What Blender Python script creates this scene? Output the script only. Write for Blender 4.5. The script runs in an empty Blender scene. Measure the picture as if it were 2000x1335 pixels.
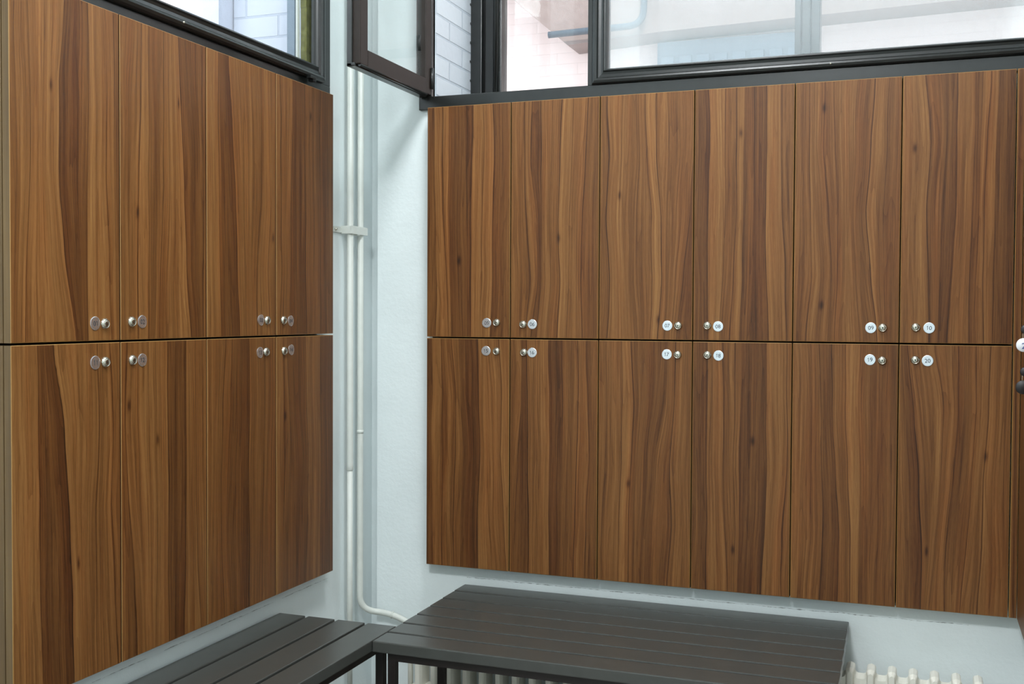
import bpy, bmesh, math, random
from mathutils import Vector, Matrix, noise as mnoise
S = bpy.context.scene
COL = S.collection
PI = math.pi

# ------------------------------------------------------------------ camera
cam_d = bpy.data.cameras.new('camera')
cam = bpy.data.objects.new('camera', cam_d); COL.objects.link(cam)
cam_d.sensor_width = 36.0; cam_d.lens = 38.605; cam_d.clip_start = .02; cam_d.clip_end = 200
R_ = Vector((0.93752717, 0.34787603, 0.0050073)); U_ = Vector((-0.01374092, 0.02264295, 0.99964918)); F_ = Vector((-0.34764061, 0.93726707, -0.02600851))
FLOOR = -1.28          # z = 0 is the joint between the two rows of lockers
cam.matrix_world = Matrix(((R_.x, U_.x, -F_.x, 1.5546), (R_.y, U_.y, -F_.y, -3.3635), (R_.z, U_.z, -F_.z, .0817), (0, 0, 0, 1)))
S.camera = cam

# ------------------------------------------------------------------ world, sun, lamps, exposure
S.view_settings.view_transform = 'Standard'; S.view_settings.look = 'None'
S.view_settings.gamma = 1.0; S.view_settings.exposure = 0.0; S.view_settings.use_curve_mapping = False
w = bpy.data.worlds.new('sky'); S.world = w; w.use_nodes = True
bg = w.node_tree.nodes['Background']; bg.inputs['Color'].default_value = (.83, .92, .99, 1); bg.inputs['Strength'].default_value = 2.8

def lamp_light(name, loc, sx, sy, power, col=(.93, .97, 1.0), rot=(0, 0, 0)):
    d = bpy.data.lights.new(name, 'AREA'); d.shape = 'RECTANGLE'; d.size = sx; d.size_y = sy; d.energy = power; d.color = col
    o = bpy.data.objects.new(name, d); COL.objects.link(o); o.location = loc; o.rotation_euler = rot
    return o
CEIL = 2.45
LAMPS = [(.85, -1.05, 46.0), (.95, -3.6, 118.0)]
for lx, ly, p in LAMPS:
    lamp_light('ceiling_lamp_light', (lx, ly, CEIL - .075), .55, .55, p)
sd = bpy.data.lights.new('sun', 'SUN'); sd.energy = 5.0; sd.angle = .02; sd.color = (1, .95, .88)
so = bpy.data.objects.new('sun', sd); COL.objects.link(so)
so.rotation_euler = Vector((-.25, .62, -.75)).to_track_quat('-Z', 'Y').to_euler()

# ------------------------------------------------------------------ materials
def lin(c):
    return tuple(((x / 255) / 12.92 if x / 255 <= .04045 else ((x / 255 + .055) / 1.055) ** 2.4) for x in c) + (1,)
def newmat(name, col=(.8, .8, .8, 1), rough=.5, metal=0.0, spec=.5):
    m = bpy.data.materials.new(name); m.use_nodes = True
    b = m.node_tree.nodes['Principled BSDF']
    b.inputs['Base Color'].default_value = col; b.inputs['Roughness'].default_value = rough
    b.inputs['Metallic'].default_value = metal; b.inputs['Specular IOR Level'].default_value = spec
    return m, m.node_tree.nodes, m.node_tree.links, b
def nd(ns, t, **kw):
    n = ns.new(t)
    for k, v in kw.items(): setattr(n, k, v)
    return n
def math_(ns, ls, op, a, b=None, c=None, clamp=False):
    n = ns.new('ShaderNodeMath'); n.operation = op; n.use_clamp = clamp
    for i, x in enumerate((a, b, c)):
        if x is None: continue
        if isinstance(x, (int, float)): n.inputs[i].default_value = x
        else: ls.new(x, n.inputs[i])
    return n.outputs[0]
def noise_(ns, ls, vec, scale, detail=3, rough=.5, dist=0):
    n = ns.new('ShaderNodeTexNoise'); n.inputs['Scale'].default_value = scale; n.inputs['Detail'].default_value = detail
    n.inputs['Roughness'].default_value = rough; n.inputs['Distortion'].default_value = dist
    if vec is not None: ls.new(vec, n.inputs['Vector'])
    return n.outputs['Fac']
def mapping_(ns, ls, vec, scale=(1, 1, 1), loc=(0, 0, 0), rot=(0, 0, 0)):
    n = ns.new('ShaderNodeMapping'); n.inputs['Scale'].default_value = scale; n.inputs['Location'].default_value = loc; n.inputs['Rotation'].default_value = rot
    ls.new(vec, n.inputs['Vector']); return n.outputs[0]
def ramp_(ns, ls, fac, stops, interp='LINEAR'):
    n = ns.new('ShaderNodeValToRGB'); cr = n.color_ramp; cr.interpolation = interp
    stops = sorted(stops, key=lambda s: s[0])
    cr.elements[0].position = stops[0][0]; cr.elements[0].color = stops[0][1]
    cr.elements[1].position = stops[-1][0]; cr.elements[1].color = stops[-1][1]
    for p, c in stops[1:-1]:
        e = cr.elements.new(p); e.color = c
    ls.new(fac, n.inputs[0]); return n.outputs[0]
def mix_(ns, ls, fac, a, b, mode='MIX'):
    n = ns.new('ShaderNodeMix'); n.data_type = 'RGBA'; n.blend_type = mode
    for i, x in ((0, fac), (6, a), (7, b)):
        if isinstance(x, (int, float)): n.inputs[i].default_value = x
        elif isinstance(x, tuple): n.inputs[i].default_value = x
        else: ls.new(x, n.inputs[i])
    return n.outputs[2]
def bump_(ns, ls, h, strength, dist, bsdf):
    n = ns.new('ShaderNodeBump'); n.inputs['Strength'].default_value = strength; n.inputs['Distance'].default_value = dist
    ls.new(h, n.inputs['Height']); ls.new(n.outputs[0], bsdf.inputs['Normal'])

WOOD = [(0.0, lin((42, 22, 9))), (.25, lin((76, 44, 19))), (.5, lin((109, 70, 34))), (.75, lin((138, 96, 53))), (1.0, lin((168, 126, 78)))]
def walnut(name, stops, seed, W, H, knots=()):
    """laminate with a walnut figure; stops = shade across the grain coordinate (0..1)"""
    m, ns, ls, b = newmat(name, rough=.42, spec=.30)
    uv = nd(ns, 'ShaderNodeUVMap', uv_map='grain').outputs[0]
    sep = ns.new('ShaderNodeSeparateXYZ'); ls.new(uv, sep.inputs[0])
    P = mapping_(ns, ls, uv, (W, H, 1), (seed * 3.17, seed * 1.7, seed * .61))
    wob = noise_(ns, ls, mapping_(ns, ls, P, (7, 1.6, 1)), 1, 2)
    wob2 = noise_(ns, ls, mapping_(ns, ls, P, (30, 5, 1)), 1, 2)
    u2 = math_(ns, ls, 'ADD', sep.outputs[0], math_(ns, ls, 'ADD', math_(ns, ls, 'MULTIPLY', math_(ns, ls, 'SUBTRACT', wob, .5), .11), math_(ns, ls, 'MULTIPLY', math_(ns, ls, 'SUBTRACT', wob2, .5), .014)))
    base = ramp_(ns, ls, u2, [(p, (v, v, v, 1)) for p, v in stops])
    comb = ns.new('ShaderNodeCombineXYZ'); ls.new(u2, comb.inputs[0]); ls.new(sep.outputs[1], comb.inputs[1]); comb.inputs[2].default_value = seed
    Q = mapping_(ns, ls, comb.outputs[0], (W, H, 1))
    med = noise_(ns, ls, mapping_(ns, ls, Q, (75, 1.1, 1)), 1, 3, .6)
    cath = noise_(ns, ls, mapping_(ns, ls, Q, (26, .9, 1)), 1, 1, .5, .15)
    # thin growth lines: bands of the cathedral field
    ring = math_(ns, ls, 'FRACT', math_(ns, ls, 'MULTIPLY', cath, 9.0))
    ringl = math_(ns, ls, 'POWER', ring, 5.0)
    fine = noise_(ns, ls, mapping_(ns, ls, Q, (420, 5, 1)), 1, 2, .6)
    pore = noise_(ns, ls, mapping_(ns, ls, Q, (900, 45, 1)), 1, 1, .5)
    v = math_(ns, ls, 'ADD', base, math_(ns, ls, 'MULTIPLY', math_(ns, ls, 'SUBTRACT', med, .5), .62))
    med2 = noise_(ns, ls, mapping_(ns, ls, Q, (190, 1.8, 1), (3, 1, 4)), 1, 2, .6)
    v = math_(ns, ls, 'ADD', v, math_(ns, ls, 'MULTIPLY', math_(ns, ls, 'SUBTRACT', med2, .5), .40))
    v = math_(ns, ls, 'SUBTRACT', v, math_(ns, ls, 'MULTIPLY', ringl, .10))
    v = math_(ns, ls, 'ADD', v, math_(ns, ls, 'MULTIPLY', math_(ns, ls, 'SUBTRACT', fine, .5), .36))
    v = math_(ns, ls, 'ADD', v, math_(ns, ls, 'MULTIPLY', math_(ns, ls, 'SUBTRACT', pore, .5), .16))
    for kx, ky, kr in knots:
        dx = math_(ns, ls, 'MULTIPLY', math_(ns, ls, 'SUBTRACT', sep.outputs[0], kx), W)
        dy = math_(ns, ls, 'MULTIPLY', math_(ns, ls, 'SUBTRACT', sep.outputs[1], ky), H * .42)
        d2 = math_(ns, ls, 'ADD', math_(ns, ls, 'MULTIPLY', dx, dx), math_(ns, ls, 'MULTIPLY', dy, dy))
        g = math_(ns, ls, 'EXPONENT', math_(ns, ls, 'MULTIPLY', d2, -1.0 / (kr * kr)))
        v = math_(ns, ls, 'SUBTRACT', v, math_(ns, ls, 'MULTIPLY', g, .38))
    c = ramp_(ns, ls, v, WOOD)
    hue = noise_(ns, ls, mapping_(ns, ls, Q, (28, 1.3, 1), (5, 3, 2)), 1, 2)
    c = mix_(ns, ls, math_(ns, ls, 'MULTIPLY', math_(ns, ls, 'SUBTRACT', hue, .45, None, True), 1.6, None, True), c, mix_(ns, ls, 1.0, c, (1.15, .88, .72, 1), 'MULTIPLY'))
    ls.new(c, b.inputs['Base Color'])
    ls.new(math_(ns, ls, 'ADD', math_(ns, ls, 'MULTIPLY', fine, .12), .36), b.inputs['Roughness'])
    bump_(ns, ls, math_(ns, ls, 'ADD', fine, pore), .10, .0006, b)
    return m

M_edge, ns, ls, b = newmat('edge_banding', lin((178, 132, 78)), .5)
c = noise_(ns, ls, mapping_(ns, ls, nd(ns, 'ShaderNodeTexCoord').outputs['Object'], (60, 60, 4)), 1, 2)
ls.new(ramp_(ns, ls, c, [(.3, lin((138, 100, 50))), (.7, lin((164, 124, 66)))]), b.inputs['Base Color'])
M_white_board, ns, ls, b = newmat('white_melamine', lin((228, 228, 224)), .45)
c = noise_(ns, ls, nd(ns, 'ShaderNodeTexCoord').outputs['Object'], 30, 2)
ls.new(ramp_(ns, ls, c, [(.3, lin((222, 222, 218))), (.7, lin((232, 232, 228)))]), b.inputs['Base Color'])

def wallpaint(name, tint=(230, 238, 238), crack_axis=None, crack_z=0, lo=0, hi=1):
    m, ns, ls, b = newmat(name, lin(tint), .42, spec=.4)
    P = nd(ns, 'ShaderNodeTexCoord').outputs['Object']
    n1 = noise_(ns, ls, P, 5, 4); n2 = noise_(ns, ls, P, 60, 4, .6)
    c = ramp_(ns, ls, n1, [(.3, lin(tuple(x - 7 for x in tint))), (.7, lin(tint))])
    # little chips in the paint
    vor = nd(ns, 'ShaderNodeTexVoronoi'); vor.inputs['Scale'].default_value = 9; ls.new(P, vor.inputs['Vector'])
    chip = math_(ns, ls, 'LESS_THAN', vor.outputs['Distance'], .018)
    chipm = math_(ns, ls, 'MULTIPLY', chip, math_(ns, ls, 'GREATER_THAN', noise_(ns, ls, P, 3.1, 1), .52))
    c = mix_(ns, ls, math_(ns, ls, 'MULTIPLY', chipm, .45), c, lin((120, 125, 120)))
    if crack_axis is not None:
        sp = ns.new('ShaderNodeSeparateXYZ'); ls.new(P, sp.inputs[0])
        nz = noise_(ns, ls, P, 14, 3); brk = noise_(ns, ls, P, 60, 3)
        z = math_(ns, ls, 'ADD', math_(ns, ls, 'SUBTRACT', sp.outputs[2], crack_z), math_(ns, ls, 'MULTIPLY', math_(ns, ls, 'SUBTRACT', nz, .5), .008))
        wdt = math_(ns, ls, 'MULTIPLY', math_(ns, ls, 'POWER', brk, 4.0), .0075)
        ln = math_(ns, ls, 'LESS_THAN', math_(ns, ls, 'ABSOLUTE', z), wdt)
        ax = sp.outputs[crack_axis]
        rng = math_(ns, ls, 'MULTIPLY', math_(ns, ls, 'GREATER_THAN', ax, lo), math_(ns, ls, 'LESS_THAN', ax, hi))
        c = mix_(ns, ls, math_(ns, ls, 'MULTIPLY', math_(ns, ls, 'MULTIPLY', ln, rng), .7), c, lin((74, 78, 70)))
    ls.new(c, b.inputs['Base Color'])
    bump_(ns, ls, math_(ns, ls, 'ADD', n2, math_(ns, ls, 'MULTIPLY', n1, 2.0)), .22, .004, b)
    return m
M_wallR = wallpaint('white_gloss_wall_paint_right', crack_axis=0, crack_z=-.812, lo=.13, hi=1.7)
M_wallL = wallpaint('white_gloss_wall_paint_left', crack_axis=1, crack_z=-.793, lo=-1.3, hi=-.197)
M_wall = wallpaint('white_wall_paint')

def brickmat(name, c1, c2, mort, bw, bh, axis, mortar=.006, off=(0, 0, 0), rough=.6, bump=.6):
    m, ns, ls, b = newmat(name, c1, rough)
    P = nd(ns, 'ShaderNodeTexCoord').outputs['Object']
    sp = ns.new('ShaderNodeSeparateXYZ'); ls.new(P, sp.inputs[0])
    cb = ns.new('ShaderNodeCombineXYZ'); ls.new(sp.outputs[axis], cb.inputs[0]); ls.new(sp.outputs[2], cb.inputs[1])
    V = mapping_(ns, ls, cb.outputs[0], (1, 1, 1), off)
    t = nd(ns, 'ShaderNodeTexBrick'); t.offset = .5
    t.inputs['Scale'].default_value = 1; t.inputs['Brick Width'].default_value = bw; t.inputs['Row Height'].default_value = bh
    t.inputs['Mortar Size'].default_value = mortar; t.inputs['Mortar Smooth'].default_value = .4; t.inputs['Bias'].default_value = 0
    t.inputs['Color1'].default_value = c1; t.inputs['Color2'].default_value = c2; t.inputs['Mortar'].default_value = mort
    ls.new(V, t.inputs['Vector']); 
    n = noise_(ns, ls, P, 45, 4)
    ls.new(mix_(ns, ls, .12, t.outputs['Color'], ramp_(ns, ls, n, [(.3, (.75, .75, .75, 1)), (.7, (1, 1, 1, 1))]), 'MULTIPLY'), b.inputs['Base Color'])
    h = math_(ns, ls, 'SUBTRACT', math_(ns, ls, 'MULTIPLY', n, .25), t.outputs['Fac'])
    bump_(ns, ls, h, bump, .006, b)
    return m
M_brickR = brickmat('white_painted_brick_reveal', lin((208, 213, 219)), lin((202, 207, 214)), lin((186, 193, 202)), .226, .069, 1, .005, (-.067, -.062, 0))
M_brickL = brickmat('white_painted_brick_left_reveal', lin((206, 208, 221)), lin((200, 203, 217)), lin((184, 189, 205)), .25, .072, 0, .004, (.06, .02, 0))
M_pink = brickmat('pale_pink_brick', lin((220, 198, 194)), lin((225, 204, 200)), lin((208, 187, 183)), .30, .076, 0, .0022, (.1, .0, 0), .8, .3)

def paint(name, c, rough=.4, var=10, bump=0, spec=.5, scale=30):
    m, ns, ls, b = newmat(name, lin(c), rough, spec=spec)
    P = nd(ns, 'ShaderNodeTexCoord').outputs['Object']
    n = noise_(ns, ls, P, scale, 4)
    ls.new(ramp_(ns, ls, n, [(.3, lin(tuple(max(0, x - var) for x in c))), (.7, lin(c))]), b.inputs['Base Color'])
    if bump: bump_(ns, ls, noise_(ns, ls, P, 140, 3), bump, .001, b)
    return m
M_frame = paint('dark_grey_gloss_frame_paint', (31, 33, 32), .28, 5, .1, .55)
M_sashbrown = paint('dark_brown_sash_paint', (36, 27, 21), .5, 4, .1, .3)
M_bench = paint('dark_grey_bench_lacquer', (66, 67, 64), .32, 4, .05, .6)
M_steel = paint('black_brown_steel_frame', (24, 15, 13), .45, 4)
M_pipe = paint('ivory_white_pipe_paint', (214, 217, 210), .35, 6, .2)
M_rad = paint('cream_radiator_enamel', (232, 230, 218), .35, 8, .1)
M_foam = paint('mustard_sealing_foam', (128, 124, 62), .8, 40, .6, .2, 60)
M_putty = paint('pale_putty', (235, 233, 225), .6, 8)
M_metal, ns, ls, b = newmat('nickel', lin((196, 192, 178)), .27, 1.0)
c = noise_(ns, ls, nd(ns, 'ShaderNodeTexCoord').outputs['Object'], 200, 2)
ls.new(math_(ns, ls, 'ADD', math_(ns, ls, 'MULTIPLY', c, .15), .2), b.inputs['Roughness'])
M_black = paint('keyhole_black', (14, 18, 18), .6, 4)
M_ink = paint('dark_ink', (46, 50, 56), .6, 4)
M_blueink = paint('blue_ink', (52, 70, 140), .6, 4)
M_plate, ns, ls, b = newmat('brushed_aluminium_plate', lin((228, 231, 236)), .27, .93)
c = noise_(ns, ls, mapping_(ns, ls, nd(ns, 'ShaderNodeTexCoord').outputs['Object'], (60, 60, 900)), 1, 2)
ls.new(ramp_(ns, ls, c, [(.3, lin((222, 225, 230))), (.7, lin((232, 235, 240)))]), b.inputs['Base Color'])
M_tagwhite = paint('white_plastic', (236, 238, 242), .35, 5)
M_blackplastic = paint('black_plastic', (32, 26, 26), .45, 4)
M_floor = paint('grey_floor_tile', (150, 146, 138), .4, 14)
M_ceil = paint('white_ceiling_paint', (232, 232, 230), .8, 4)
M_shaded_plaster = paint('shaded_grey_plaster', (132, 115, 111), .9, 10)  # shade is put into this colour, so the band looks darker than the sunlit wall
M_bluegrey = paint('blue_grey_bead_and_opening_shade', (120, 132, 146), .6, 6)  # grey of the outer bead; also painted shade of the courtyard opening
M_drain = paint('teal_drain_paint', (58, 70, 82), .5, 6)
M_stairc = paint('pinkish_concrete', (196, 168, 164), .85, 12)
M_ground = paint('pale_paving', (200, 190, 184), .8, 12)
M_beam = paint('pale_lilac_render', (206, 208, 224), .8, 8)

def glassmat(name, haze, tint=(.97, .99, .99, 1)):
    m = bpy.data.materials.new(name); m.use_nodes = True; ns = m.node_tree.nodes; ls = m.node_tree.links
    for n in list(ns): ns.remove(n)
    out = ns.new('ShaderNodeOutputMaterial')
    tr = ns.new('ShaderNodeBsdfTransparent'); tr.inputs[0].default_value = tint
    gl = ns.new('ShaderNodeBsdfGlossy'); gl.inputs['Roughness'].default_value = .02; gl.inputs[0].default_value = (1, 1, 1, 1)
    ge = ns.new('ShaderNodeNewGeometry'); dt = nd(ns, 'ShaderNodeVectorMath', operation='DOT_PRODUCT')
    ls.new(ge.outputs['Normal'], dt.inputs[0]); ls.new(ge.outputs['Incoming'], dt.inputs[1])
    k = math_(ns, ls, 'POWER', math_(ns, ls, 'SUBTRACT', 1.0, math_(ns, ls, 'ABSOLUTE', dt.outputs['Value']), None, True), 5.0)
    mx = ns.new('ShaderNodeMixShader'); ls.new(math_(ns, ls, 'ADD', math_(ns, ls, 'MULTIPLY', k, .95), .04), mx.inputs[0]); ls.new(tr.outputs[0], mx.inputs[1]); ls.new(gl.outputs[0], mx.inputs[2])
    res = mx.outputs[0]
    if haze > 0:     # dust on the pane
        df = ns.new('ShaderNodeBsdfDiffuse'); df.inputs[0].default_value = (.86, .92, .95, 1)
        tl = ns.new('ShaderNodeBsdfTranslucent'); tl.inputs[0].default_value = (.86, .92, .95, 1)
        ad = ns.new('ShaderNodeMixShader'); ad.inputs[0].default_value = .5; ls.new(df.outputs[0], ad.inputs[1]); ls.new(tl.outputs[0], ad.inputs[2])
        P = nd(ns, 'ShaderNodeTexCoord').outputs['Object']
        n = noise_(ns, ls, P, 6, 4, .6)
        m2 = ns.new('ShaderNodeMixShader'); ls.new(math_(ns, ls, 'ADD', math_(ns, ls, 'MULTIPLY', math_(ns, ls, 'SUBTRACT', n, .5), haze * .5), haze), m2.inputs[0])
        ls.new(res, m2.inputs[1]); ls.new(ad.outputs[0], m2.inputs[2]); res = m2.outputs[0]
    ls.new(res, out.inputs[0]); return m
M_glass = glassmat('clear_window_glass', .03)
M_dusty = glassmat('dusty_window_glass', .19)

# ------------------------------------------------------------------ mesh helpers
class MB:
    def __init__(s): s.bm = bmesh.new(); s.uv = None
    def box(s, x0, x1, y0, y1, z0, z1, mi=0, bev=0):
        b2 = bmesh.new()
        vs = [b2.verts.new((x, y, z)) for x in (x0, x1) for y in (y0, y1) for z in (z0, z1)]
        for f in ((0, 1, 3, 2), (4, 6, 7, 5), (0, 4, 5, 1), (2, 3, 7, 6), (0, 2, 6, 4), (1, 5, 7, 3)):
            b2.faces.new([vs[i] for i in f])
        bmesh.ops.recalc_face_normals(b2, faces=b2.faces)
        if bev: bmesh.ops.bevel(b2, geom=list(b2.edges), offset=bev, segments=2, affect='EDGES', profile=.6)
        for f in b2.faces: f.material_index = mi
        s.merge(b2); return s
    def merge(s, b2, mat=None):
        if mat is not None: bmesh.ops.transform(b2, matrix=mat, verts=b2.verts)
        me = bpy.data.meshes.new('t'); b2.to_mesh(me); b2.free(); s.bm.from_mesh(me); bpy.data.meshes.remove(me)
    def faces(s, verts, faces, mi=0):
        vs = [s.bm.verts.new(v) for v in verts]
        for f in faces:
            try:
                fc = s.bm.faces.new([vs[i] for i in f]); fc.material_index = mi
            except ValueError: pass
        return s
    def lathe(s, prof, n=28, mi=0, mat=None, smooth=True):
        """prof = [(r, h)] revolved about local Z; mi may be a list per ring"""
        b2 = bmesh.new(); rings = []
        for r, h in prof:
            if r < 1e-6: rings.append([b2.verts.new((0, 0, h))])
            else: rings.append([b2.verts.new((r * math.cos(2 * PI * i / n), r * math.sin(2 * PI * i / n), h)) for i in range(n)])
        for k in range(len(rings) - 1):
            a, b_ = rings[k], rings[k + 1]; m_ = mi[k] if isinstance(mi, list) else mi
            for i in range(n):
                j = (i + 1) % n
                q = [a[i % len(a)], a[j % len(a)], b_[j % len(b_)], b_[i % len(b_)]]
                q2 = []
                for v in q:
                    if v not in q2: q2.append(v)
                if len(q2) > 2:
                    f = b2.faces.new(q2); f.material_index = m_; f.smooth = smooth
        bmesh.ops.recalc_face_normals(b2, faces=b2.faces)
        s.merge(b2, mat); return s
    def tube(s, pts, r, n=14, mi=0, radii=None):
        pts = [Vector(p) for p in pts]; rings = []
        up = Vector((0, 0, 1))
        for i, p in enumerate(pts):
            d = (pts[min(i + 1, len(pts) - 1)] - pts[max(i - 1, 0)]).normalized()
            if i == 0:
                a = d.cross(Vector((1, 0, 0)) if abs(d.x) < .9 else Vector((0, 1, 0))).normalized()
            else: a = (a - d * a.dot(d)).normalized()
            c_ = d.cross(a); rr = radii[i] if radii else r
            rings.append([s.bm.verts.new(p + (a * math.cos(2 * PI * k / n) + c_ * math.sin(2 * PI * k / n)) * rr) for k in range(n)])
        for i in range(len(rings) - 1):
            for k in range(n):
                f = s.bm.faces.new([rings[i][k], rings[i][(k + 1) % n], rings[i + 1][(k + 1) % n], rings[i + 1][k]]); f.smooth = True; f.material_index = mi
        for rg in (rings[0][::-1], rings[-1]):
            f = s.bm.faces.new(rg); f.material_index = mi
        return s
    def prism(s, poly, y0, y1, mi=0, bev=0):
        """poly in (x,z) extruded from y0 to y1"""
        b2 = bmesh.new()
        a = [b2.verts.new((x, y0, z)) for x, z in poly]; c_ = [b2.verts.new((x, y1, z)) for x, z in poly]
        b2.faces.new(a); b2.faces.new(c_[::-1]); n = len(poly)
        for i in range(n): b2.faces.new([a[i], c_[i], c_[(i + 1) % n], a[(i + 1) % n]])
        bmesh.ops.recalc_face_normals(b2, faces=b2.faces)
        if bev: bmesh.ops.bevel(b2, geom=list(b2.edges), offset=bev, segments=2, affect='EDGES', profile=.6)
        for f in b2.faces: f.material_index = mi
        s.merge(b2); return s
    def rim(s, prof, w0, w1, h0, h1, mi=0):
        """sweep profile [(inset, out)] round a rectangle in local XZ; out is towards -Y; mitred corners"""
        b2 = bmesh.new(); rows = []
        for (i, o) in prof:
            rows.append([b2.verts.new((x, -o, z)) for x, z in ((w0 + i, h0 + i), (w1 - i, h0 + i), (w1 - i, h1 - i), (w0 + i, h1 - i))])
        n = len(prof)
        for k in range(n):
            a, b_ = rows[k], rows[(k + 1) % n]
            for j in range(4):
                f = b2.faces.new([a[j], a[(j + 1) % 4], b_[(j + 1) % 4], b_[j]]); f.material_index = mi
        bmesh.ops.recalc_face_normals(b2, faces=b2.faces)
        s.merge(b2); return s
    def build(s, name, mats, parent=None, smooth=False, mat=None):
        if mat is not None: bmesh.ops.transform(s.bm, matrix=mat, verts=s.bm.verts)
        me = bpy.data.meshes.new(name); s.bm.to_mesh(me); s.bm.free()
        for m in (mats if isinstance(mats, (list, tuple)) else [mats]): me.materials.append(m)
        if smooth:
            for p in me.polygons: p.use_smooth = True
        o = bpy.data.objects.new(name, me); COL.objects.link(o); o.parent = parent
        return o
def empty(name, loc=(0, 0, 0), rz=0, label=None, cat=None, group=None, kind=None):
    o = bpy.data.objects.new(name, None); COL.objects.link(o); o.empty_display_size = .05
    o.location = loc; o.rotation_euler = (0, 0, rz)
    return tag(o, label, cat, group, kind)
def tag(o, label=None, cat=None, group=None, kind=None):
    if label: o['label'] = label
    if cat: o['category'] = cat
    if group: o['group'] = group
    if kind: o['kind'] = kind
    return o
def struct(o, label=None): o['kind'] = 'structure'; return tag(o, label)
TOY = Matrix.Rotation(PI / 2, 4, 'X')     # local +Z -> -Y (out of the door front)

# ------------------------------------------------------------------ room shell
def cells(mb, u0, u1, v0, v1, d0, d1, holes, axis):
    """slab with rectangular holes: u along the wall, v = z, d = depth"""
    us = sorted({u0, u1, *[h[0] for h in holes], *[h[1] for h in holes]}); vs = sorted({v0, v1, *[h[2] for h in holes], *[h[3] for h in holes]})
    us = [u for u in us if u0 <= u <= u1]; vs = [v for v in vs if v0 <= v <= v1]
    for i in range(len(us) - 1):
        for j in range(len(vs) - 1):
            cu, cv = (us[i] + us[i + 1]) / 2, (vs[j] + vs[j + 1]) / 2
            if any(h[0] < cu < h[1] and h[2] < cv < h[3] for h in holes): continue
            if axis == 'x': mb.box(us[i], us[i + 1], d0, d1, vs[j], vs[j + 1])
            else: mb.box(d0, d1, us[i], us[i + 1], vs[j], vs[j + 1])
XL = -.2184; WL_ = -.268; YR = .05; XR = 1.822; XRW = 2.10
WT = 2.25        # top of the windows
Lm = .0116       # the left bank hangs a centimetre higher
LY1 = -.2415; LW = .33594; LY0 = LY1 - 4 * LW
# right-hand (window) wall
mb = MB()
cells(mb, -.21, XRW + .4, FLOOR, CEIL, YR, YR + .30, [(.0, XRW - .02, .775, WT), (.0, 1.80, -.7665, .775)], 'x')
cells(mb, -.21, XRW + .4, FLOOR, CEIL, YR + .30, YR + .40, [(.0, XRW - .02, .80, WT)], 'x')
mb.box(-.62, -.21, YR + .07, YR + .40, FLOOR, CEIL)          # recess behind the pipes
struct(mb.build('wall_right', M_wallR), 'white painted wall under the wide window')
# left wall
mb = MB()
LH = (-1.95, -.21, .79, WT)
cells(mb, -6.2, YR + .07, FLOOR, CEIL, WL_ - .30, WL_, [LH, (LY0, LY1 - .02, -.756, .79)], 'y')
cells(mb, -6.2, YR + .07, FLOOR, CEIL, WL_ - .34, WL_ - .30, [LH], 'y')
mb.box(WL_, WL_ + .006, LY0, -.197, -.793, -.756)
mb.box(WL_, WL_ + .006, LY1 - .012, -.197, -.756, -.40)
struct(mb.build('wall_left', M_wallL), 'white painted wall behind the left lockers')
mb = MB(); mb.box(XRW, XRW + .2, -6.2, YR, FLOOR, CEIL); struct(mb.build('wall_side', M_wall))
mb = MB(); mb.box(-.61, XRW + .2, -6.4, -6.2, FLOOR, CEIL); struct(mb.build('wall_back', M_wall))
mb = MB(); mb.box(-.61, XRW + .4, -6.4, YR + .4, FLOOR - .1, FLOOR); struct(mb.build('floor', M_floor))
mb = MB(); mb.box(-.61, XRW + .4, -6.4, YR + .4, CEIL, CEIL + .15); struct(mb.build('ceiling', M_ceil))

# brick reveals (the thickness of the wall beside each window)
mb = MB(); mb.box(-.02, .002, YR + .015, YR + .325, .80, WT)
struct(mb.build('trim_1', M_brickR), 'white painted brick reveal beside the open window')
mb = MB(); mb.box(WL_ - .34, WL_ - .075, -.222, -.205, .78, WT)
struct(mb.build('trim_2', M_brickL), 'white painted brick reveal outside the left window')

# ------------------------------------------------------------------ windows
FR_PROF = [(0, -.05), (0, .004), (.004, .008), (.036, .008), (.040, .004), (.042, -.05)]
SASH = [(0, -.03), (0, .010), (.004, .016), (.011, .019), (.017, .016), (.021, .010), (.030, .008), (.037, .010), (.041, .015), (.045, .014), (.0475, .008), (.050, .0), (.050, -.03)]
def sill_screw(mb, x, y, z): mb.lathe([(0, .004), (.0025, .0035), (.0035, 0)], 12, 1, Matrix.Translation((x, y, z)) @ TOY)

# window_1: inner window of the right wall; local = world
W1 = struct(empty('window_1'), 'dark grey framed wide window above the numbered lockers')
mb = MB()
mb.box(-.047, XRW - .002, .035, .115, .768, .812, bev=.002)           # bottom rail
mb.box(-.047, .0, .035, .064, .812, WT, bev=.002)                     # left jamb
mb.box(-.047, XRW - .002, .035, .115, WT - .04, WT + .01, bev=.002)
mb.box(.547, .592, .037, .115, .812, WT - .04, bev=.002)             # mullion
fr = mb.build('window_frame', M_frame, W1)
mb = MB()
mb.rim(SASH, .563, 2.5, .8125, WT - .035)
bmesh.ops.translate(mb.bm, verts=mb.bm.verts, vec=(0, .040, 0))
for v in mb.bm.verts:
    if v.co.x > 2.2: v.co.x = XRW - .005 + (v.co.x - 2.5)             # closed at the side wall
sill_screw(mb, 1.298, .024, .8235)
mb.build('window_sash', [M_frame, M_metal], W1)
mb = MB(); mb.box(.611, XRW - .045, .052, .056, .860, WT - .083); mb.build('window_glass', M_dusty, W1)

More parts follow.
